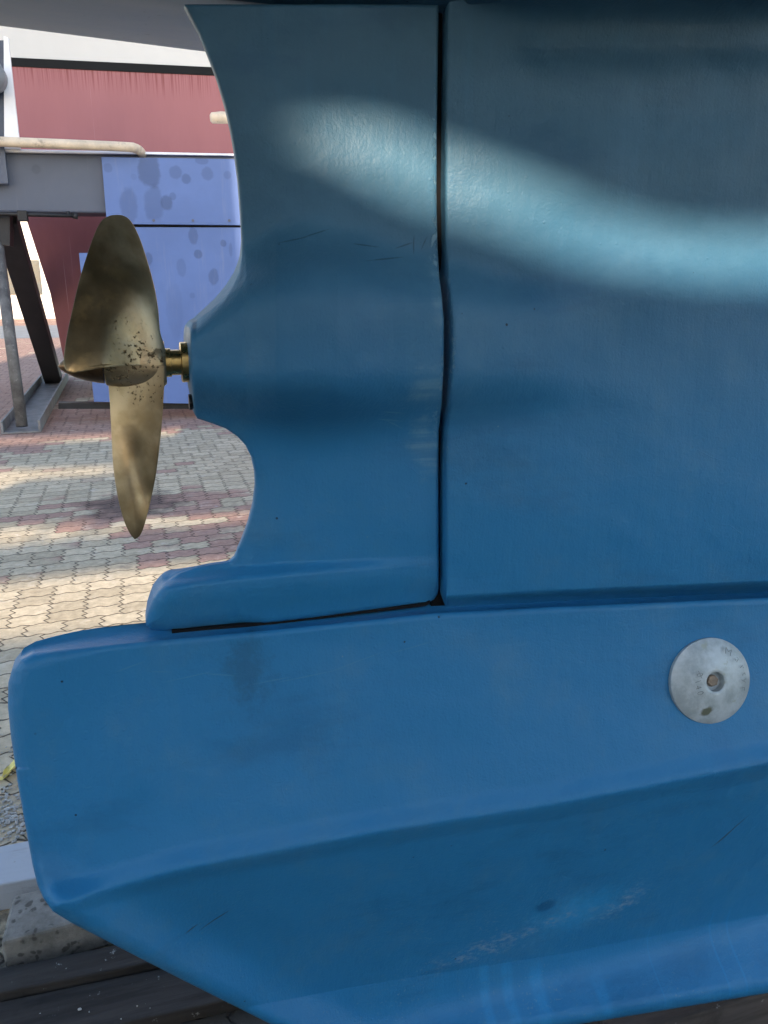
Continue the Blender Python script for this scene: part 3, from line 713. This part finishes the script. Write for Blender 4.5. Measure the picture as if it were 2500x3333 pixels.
# white painted plank
zt = .085; A = gp(118, 2740, zt); B_ = gp(-160, 2786, zt); C_ = gp(-160, 2908, zt); D = gp(118, 2878, zt)
plank('plank', [C_, (D[0]+.5, D[1]+.015), (A[0]+.5, A[1]+.03), B_], .002, zt, timber('white_painted_timber', (.30,.31,.33), (.40,.43,.47)), 'white painted plank on the paving beyond the corner of the keel', 'plank')
zt = .10; A = gp(40, 2915, zt); B_ = gp(2, 3068, zt); D = gp(235, 3040, zt); E_ = gp(235, 2880, zt)
plank('concrete_block', [B_, (B_[0]+.34, B_[1]+.03), (A[0]+.36, A[1]+.03), A], .002, zt, stone(), 'pitted grey concrete block beside the aft corner of the keel', 'concrete block', .008)
zt = .058; dk = timber('black_tarred_timber', (.036,.032,.029))
A = gp(-40, 3166, zt); D = gp(330, 3100, zt); dx = D[0]-A[0]; sl_ = (D[1]-A[1])/dx
plank('keel_timber', [(A[0]-.3, A[1]-.075-.3*sl_), (A[0]+2.4, A[1]-.075+2.4*sl_*.5), (A[0]+2.4, A[1]+2.4*sl_*.5), (A[0]-.3, A[1]-.3*sl_)], .002, zt, dk, 'dark tarred timber lying under the keel, just below the concrete block', 'timber')
plank('keel_timber', [(A[0]-.3, A[1]-.21-.3*sl_), (A[0]+2.4, A[1]-.21+2.4*sl_*.5), (A[0]+2.4, A[1]-.081+2.4*sl_*.5), (A[0]-.3, A[1]-.081-.3*sl_)], .003, .040, dk, 'lower dark timber nearest the camera, strewn with paint chips', 'timber')
zk = float(on_y(2300, 3263, -.04)[2]) - .012
plank('keel_block', [(.80, -.045), (1.9, -.045), (1.9, .25), (.80, .25)], .002, zk-.004, timber('old_dark_timber', (.07,.06,.055)), 'dark timber block carrying the keel, at the right bottom corner', 'keel block', .008)
plank('keel_block', [(.22, -.02), (.62, -.02), (.62, .2), (.22, .2)], .061, float(on_y(1127, 3455, -.03)[2])-.004, timber('old_brown_timber', (.06,.055,.05)), 'dark block under the aft end of the keel, hidden below the frame', 'keel block', .008)
# yellow leaf, chips and gravel
V = []; F = []
c = on_z(34, 2505, .012)
for i in range(9):
    for j in range(7):
        u, v = i/8-.5, j/6-.5; ww = math.sqrt(max(0, 1-(u*1.9)**2))
        V.append((c[0]+u*.05+v*.012, c[1]+v*.11*ww+u*.04, .012+.012*math.sin(u*5)+.01*v*v*4+.004*math.sin(9*v+4*u)))
for i in range(8):
    for j in range(6): F.append((i*7+j, i*7+j+1, i*7+j+8, i*7+j+7))
o = link('leaf', V, F, simple('dry_yellow_leaf', (.78,.66,.20), .7, 0, .25, 40), None, True)
tag(o, 'dry yellow leaf lying on the paving beside the keel', 'leaf'); sd = o.modifiers.new('thick', 'SOLIDIFY'); sd.thickness = .0008
gb = MB()
def pebble(x, y, z, r):
    bmm = bmesh.new(); bmesh.ops.create_icosphere(bmm, subdivisions=1, radius=1)
    s = [random.uniform(.6, 1.3) for _ in range(3)]
    vs = [(x+v.co.x*r*s[0]*random.uniform(.8, 1.2), y+v.co.y*r*s[1]*random.uniform(.8, 1.2), z+v.co.z*r*s[2]*.6*random.uniform(.8, 1.2)) for v in bmm.verts]
    fs = [tuple(v.index for v in f.verts) for f in bmm.faces]; bmm.free(); gb.add(vs, fs)
for _ in range(420):
    px = random.gauss(40, 60); py = random.gauss(2660, 45) if random.random() < .7 else random.uniform(2380, 2740)
    v = on_z(px, py, 0.0); pebble(v[0], v[1], .003, abs(random.gauss(.003, .003))+.0012)
for _ in range(9):
    px = random.uniform(-40, 500); py = random.uniform(3190, 3330); v = on_z(px, py, .042); pebble(v[0], v[1], .043, abs(random.gauss(.002, .0015))+.001)
o = gb.build('gravel', simple('pale_chippings', (.42,.41,.38), .9, 0, .4, 50)); o['kind'] = 'stuff'

# ------------------------------------------------------------------ red ship behind
Y_RED = 11.0
RED_TOP = float(on_y(360, 232, Y_RED)[2])
def xz(px, py, y): v = on_y(px, py, y); return (float(v[0]), float(v[2]))
ship = root('red_ship', (2, 15, 0), 'large ship with red bottom, black stripe and white topsides behind the steel frame', 'ship')
M_RED = red_hull()
a0 = xz(52, 217, Y_RED); a1 = xz(690, 246, Y_RED); sl0 = (a1[1]-a0[1])/(a1[0]-a0[0])
X1 = 14.0; zz_ = lambda z, x, x0: z+sl0*(x-x0)
low0 = xz(62, 640, Y_RED); lowm = xz(164, 955, Y_RED); low1 = xz(208, 1170, Y_RED)
m = MB(); m.prism([(a0[0]-.6, zz_(a0[1], a0[0]-.6, a0[0])), (low0[0]-.3, low0[1]+.4), low0, lowm, low1, (X1, low1[1]), (X1, zz_(a0[1], X1, a0[0]))], Y_RED, Y_RED+3)
m.build('hull', M_RED, ship)
s0 = xz(45, 188, Y_RED)
m = MB(); m.prism([(a0[0]-.6, zz_(a0[1], a0[0]-.6, a0[0])), (X1, zz_(a0[1], X1, a0[0])), (X1, zz_(s0[1], X1, s0[0])), (a0[0]-.6, zz_(s0[1], a0[0]-.6, s0[0]))], Y_RED-.012, Y_RED+3)
m.build('waterline_stripe', simple('black_boot_stripe', (.012,.013,.014), .8, 0, .2, 2, spec=.15), ship)
m = MB(); m.prism([(a0[0]-.6, zz_(s0[1], a0[0]-.6, s0[0])), (X1, zz_(s0[1], X1, s0[0])), (X1, s0[1]+2.6), (a0[0]-.6, s0[1]+2.6)], Y_RED-.004, Y_RED+3)
m.build('topsides', simple('white_topside_paint', (.50,.50,.49), .4, 0, .06, 1.0), ship)
M_BW = simple('block_wood', (.10,.085,.07), .9)
for k, xx in enumerate((1.0, 6.0, 11.0)):
    m = MB(); m.box((xx, Y_RED+.9, .002), (xx+.6, Y_RED+1.8, low1[1]-.003))
    tag(m.build('ship_block', M_BW), ['dark timber block under the aft end of the red ship', 'dark timber block under the middle of the red ship', 'dark timber block under the far end of the red ship'][k], 'keel block', 'blocks under the red ship')

# ------------------------------------------------------------------ blue steel frame with panels
Y_B = 9.0
fr = root('steel_frame', (0, Y_B, 0), 'steel boat frame with grey beam, blue panels and pipe rail before the red ship', 'steel frame')
M_GREY = panel_blue('grey_blue_steel', (.082, .095, .128), [(115,548,13,14,.4)]); M_PAN = panel_blue('violet_blue_panel', (.100, .160, .355), [(485,555,33,50,.75),(420,668,25,52,.5),(500,665,29,54,.5),(543,660,19,23,.75),(562,640,11,12,.5),(435,575,10,9,.2),(572,562,19,20,.5),(606,582,15,15,.6),(675,566,19,20,.5),(740,570,13,13,.4),(655,522,22,12,.5),(352,546,13,14,.4),(630,770,15,26,.6),(728,792,11,12,.65),(645,826,13,14,.7),(592,872,15,28,.35),(697,902,17,26,.6),(484,842,12,20,.6),(752,812,6,22,.4),(627,962,9,9,.3),(570,1010,26,90,.15)]); M_WHITE = simple('white_painted_steel', (.80,.80,.82), .45, 0, .08, 3)
def quadp(name, pts, y0, y1, mat, bev=.01):
    m = MB(); m.prism([xz(px, py, y0) for px, py in pts], y0, y1); o = m.build(name, mat, fr)
    if bev: bevel(o, bev)
    return o
beam = quadp('beam', [(-420,490),(1000,512),(1000,700),(-420,686)], Y_B, Y_B+.55, M_GREY, .02)
quadp('cap_rail', [(-420,475),(1000,505),(1000,511),(-420,488)], Y_B-.05, Y_B+.6, M_WHITE, .006)
quadp('panel', [(330,511),(1000,522),(1000,735),(348,729)], Y_B-.09, Y_B-.004, M_PAN, .004)['label'] = 'upper blue panel with water spots'
quadp('panel', [(257,823),(335,824),(345,739),(1000,741),(1000,1326),(820,1318),(306,1308)], Y_B-.06, Y_B+.02, M_PAN, .004)['label'] = 'tall lower blue panel with water spots'
M_RIV = simple('dull_rivets', (.12,.13,.18), .5, .4)
for px in (500, 628, 746, 860):
    m = MB(); p = on_y(px, 718, Y_B-.09); m.tube([(p[0], Y_B-.105, p[2]), (p[0], Y_B-.09, p[2])], .016, 10); m.build('rivet', M_RIV, fr)
M_TAN = simple('weathered_tan_paint', (.66,.54,.40), .55, 0, .25, 5, .002, (.20,.15,.11))
pts = catmull([tuple(on_y(px, py, Y_B+dy)) for px, py, dy in [(-300,446,-.22),(0,461,-.22),(200,469,-.22),(405,478,-.22),(438,482,-.18),(456,492,-.06),(466,508,.06)]], 6)
m = MB(); m.tube(pts, .050, 20); m.build('pipe_rail', M_TAN, fr, True)
pts = [on_y(px, py, Y_B+.1) for px, py in [(684,384),(690,384),(720,383),(760,384),(1000,390)]]
m = MB(); m.tube(pts, [.035, .058, .066, .062, .060], 20); m.build('pipe_rail', M_TAN, fr, True)
m = MB(); y = Y_B-.10
m.prism([xz(px, py, y) for px, py in [(12,117),(26,122),(66,484),(14,484)]], y, y+.06); m.build('post', M_WHITE, fr)
m = MB(); m.prism([xz(px, py, y-.05) for px, py in [(-200,125),(13,125),(14,440),(-200,440)]], y+.02, y+.06); m.build('side_plate', simple('dark_blue_plate', (.035,.05,.085), .4, .2, .4, 3), fr)
p0 = on_y(-30, 250, y-.10); m = MB(); m.tube([(p0[0], y-.30, p0[2]), (p0[0], y-.03, p0[2])], .36*.42, 32); m.build('roller', simple('grey_rubber', (.22,.23,.25), .6), fr, True)
m = MB(); m.prism([xz(px, py, y) for px, py in [(-40,470),(14,476),(28,598),(-40,598)]], y-.02, y+.05); m.build('bracket', M_GREY, fr)
m = MB(); r0 = on_y(-80, 694, Y_B-.05); r1 = on_y(245, 702, Y_B-.05); m.tube([r0, r1], .022, 12); m.tube([on_y(222, 688, Y_B-.05), on_y(222, 706, Y_B-.05)], .018, 10)
m.tube([on_y(245, 694, Y_B-.05), on_y(245, 712, Y_B-.05)], .03, 10); m.build('rod', M_BLACK, fr, True)
m = MB(); k0 = on_y(73, 698, Y_B-.08); m.box((k0[0]-.05, Y_B-.12, k0[2]-.07), (k0[0]+.05, Y_B-.004, k0[2]+.04)); bevel(m.build('clamp', M_BLACK, fr), .008)
m = MB(); m.prism([xz(px, py, Y_B+.03) for px, py in [(350,722),(1000,726),(1000,750),(350,746)]], Y_B+.03, Y_B+.06); m.build('gap_shade_backing', M_BLACK, fr)  # black strip added behind the panel gap to read as its shade
m = MB(); m.prism([xz(px, py, Y_B+.05) for px, py in [(190,1312),(1000,1312),(1000,1331),(190,1331)]], Y_B+.05, Y_B+.2); m.build('bottom_bar', M_BLACK, fr)
m = MB(); m.prism([xz(px, py, Y_B+.05) for px, py in [(-60,700),(32,700),(32,800),(-60,790)]], Y_B+.05, Y_B+.4); m.build('gusset', M_BLACK, fr)
# legs and foot channel
g0 = on_z(175, 1236, .06); g1 = on_z(72, 1388, .06)
M_DK = simple('dark_painted_steel', (.035,.033,.035), .5, .2, .4, 6)
m = MB(); t0 = on_y(14, 700, Y_B+.35); m.bar(t0, g0, .22, .26, (1,0,0)); bevel(m.build('leg', M_DK, fr), .01)
m = MB(); t1 = on_y(-8, 790, Y_B+.1); m.tube([t1, g1], .062, 18); m.build('leg', simple('scuffed_pipe', (.13,.125,.12), .6, .1, .5, 9, .002, (.32,.31,.29)), fr, True)
m = MB(); d = Vector(g0-g1).normalized(); a = Vector(g1)-d*.12; e = Vector(g0)+d*.5; sd_ = d.cross(Vector((0,0,1)))
a.z = e.z = .012; m.bar(a, e, .40, .016)
for s_ in (-1, 1):
    a2 = a+sd_*.19*s_; e2 = e+sd_*.19*s_; a2.z = e2.z = .0815; m.bar(a2, e2, .022, .12)
m.build('foot_channel', simple('worn_galvanised_channel', (.21,.205,.20), .7, .2, .4, 7), fr)
# legs out of sight to the right keep the frame standing
m = MB(); m.box((2.2, Y_B+.15, .002), (2.42, Y_B+.37, 2.2)); bevel(m.build('leg', M_DK, fr), .01)

# ------------------------------------------------------------------ far yard on the left
m = MB(); m.box((-22, 40, .002), (-2.0, 46, 7.0)); bl = root('yard_building', (-12, 43, 0), 'pale low building at the far end of the yard, seen past the leg', 'building')
m.build('wall', simple('cream_render', (.62,.58,.53), .85, 0, .15, .6), bl)
m = MB(); m.box((-9.6, 39.93, .002), (-8.3, 39.99, 3.2)); m.build('door', simple('green_door', (.10,.20,.12), .6), bl)
for k in range(5):
    m = MB(); m.box((-8.0+k*.9, 39.93, 1.1), (-7.5+k*.9, 39.99, 2.6)); m.build('window', simple('dark_glass', (.06,.07,.08), .15), bl)
# ------------------------------------------------------------------ unseen screen added behind the camera to block, slot and diffuse the sun
Y_W = -5.5
def to_wall(P):
    P = np.atleast_2d(P); k = (Y_W-P[:, 1])/LDIR[1]; Q = P+LDIR*k[:, None]; return Q[:, 0], Q[:, 2]
holes = []  # openings traced back from the wanted sun patches
def hole(up, lo, surf, grow=0.0):
    up = catmull(up, 6); lo = catmull(lo, 6)
    ux, uz = to_wall(surf(up[:, 0], up[:, 1])); lx, lz = to_wall(surf(lo[:, 0], lo[:, 1]))
    x0 = max(ux.min(), lx.min()); x1 = min(ux.max(), lx.max()); xs = np.linspace(x0, x1, 40)
    o1 = np.argsort(ux); o2 = np.argsort(lx)
    a = np.interp(xs, ux[o1], uz[o1]); b = np.interp(xs, lx[o2], lz[o2]); g = grow*np.sin(np.linspace(0, np.pi, 40))**.3; holes.append((xs, np.minimum(a, b)-g, np.maximum(a, b)+g))
def s_boat(px, py):
    return on_y(px, py, -.036-.02*np.clip((px-1400)/1100, 0, 1))
hole([(880,430),(1000,398),(1100,390),(1200,398),(1300,425),(1450,492),(1600,545),(1750,603),(1900,668),(2050,720),(2200,750),(2350,763),(2520,767),(2950,772)],
     [(880,434),(1000,455),(1100,520),(1200,585),(1300,635),(1450,690),(1600,745),(1750,806),(1900,858),(2050,890),(2200,915),(2350,927),(2520,934),(2950,938)], s_boat)
s_gnd = lambda px, py: on_z(px, py, 0.0)
hole([(-700,2000),(-300,1940),(0,1900),(300,1868),(600,1835),(900,1812)], [(-700,2200),(-300,2120),(0,2085),(300,2060),(520,2030),(700,1930),(900,1830)], s_gnd)
hole([(-500,1765),(-100,1740),(100,1722),(260,1712),(300,1718)], [(-500,1800),(-100,1772),(100,1758),(260,1735),(300,1719)], s_gnd, .03)
hole([(240,1742),(330,1722),(500,1680),(640,1640),(720,1590),(860,1540)], [(240,1744),(330,1742),(500,1715),(640,1710),(720,1700),(860,1690)], s_gnd)
hole([(-500,1565),(-100,1535),(0,1535),(200,1532),(500,1517),(620,1508),(700,1502)], [(-500,1680),(-100,1610),(0,1590),(120,1552),(500,1528),(620,1516),(700,1503)], s_gnd, .03)
hole([(-500,1456),(0,1432),(300,1418),(600,1393),(860,1372)], [(-500,1478),(0,1446),(300,1430),(600,1412),(860,1398)], s_gnd, .03)
holes.sort(key=lambda h: h[1].mean())
scr = root('added_sun_screen', (-4, Y_W, 0), 'unseen screen of sheets added behind the camera to shape sun and fill light', 'screen')
M_T = screen_sheet(); XS = np.linspace(-7.6, 3.4, 520); HT = 12.0
lows = [np.full(XS.shape, .05)]; ups = []; prev = lows[0]
for xs, lo, hi in holes:
    on = (XS >= xs[0]) & (XS <= xs[-1])
    l_ = np.where(on, np.maximum(np.interp(XS, xs, lo), prev+.001), prev+.001); h_ = np.where(on, np.maximum(np.interp(XS, xs, hi), l_+.001), l_+.001)
    ups.append(l_); lows.append(h_); prev = h_
HR = 4.9; ups.append(HR+(HT-HR)*(1-sm(XS, -1.95, -1.6)))
for k, (lo, hi) in enumerate(zip(lows, ups)):
    lo = lo.copy(); hi = hi.copy()
    hi = np.maximum(hi, lo+.002); V = []; F = []; yy = Y_W + (.012 if k % 2 else 0.0)
    for i, x in enumerate(XS): V += [(x, yy, lo[i]), (x, yy, hi[i])]
    for i in range(len(XS)-1): F.append((2*i, 2*i+2, 2*i+3, 2*i+1))
    o = link('added_screen_sheet', V, F, M_T if k else simple('dark_screen_sheet', (.035,.05,.045), .7, 0, .3, 2), scr); o.modifiers.new('thick', 'SOLIDIFY').thickness = .003  # lowest sheet of the added screen is dark to cut low light
m_st = simple('screen_tube', (.35,.36,.37), .4, .8)
for x, hh in ((-7.5, HT), (-5.0, HT), (-2.8, HT), (.8, HR), (3.3, HR)):
    m = MB(); m.tube([(x, Y_W-.06, .002), (x, Y_W-.06, hh+.2)], .024, 12); m.build('screen_pole', m_st, scr, True)
m = MB(); m.tube([(-7.7, Y_W-.12, HT), (-1.8, Y_W-.12, HT)], .024, 12); m.build('screen_rail', m_st, scr, True)
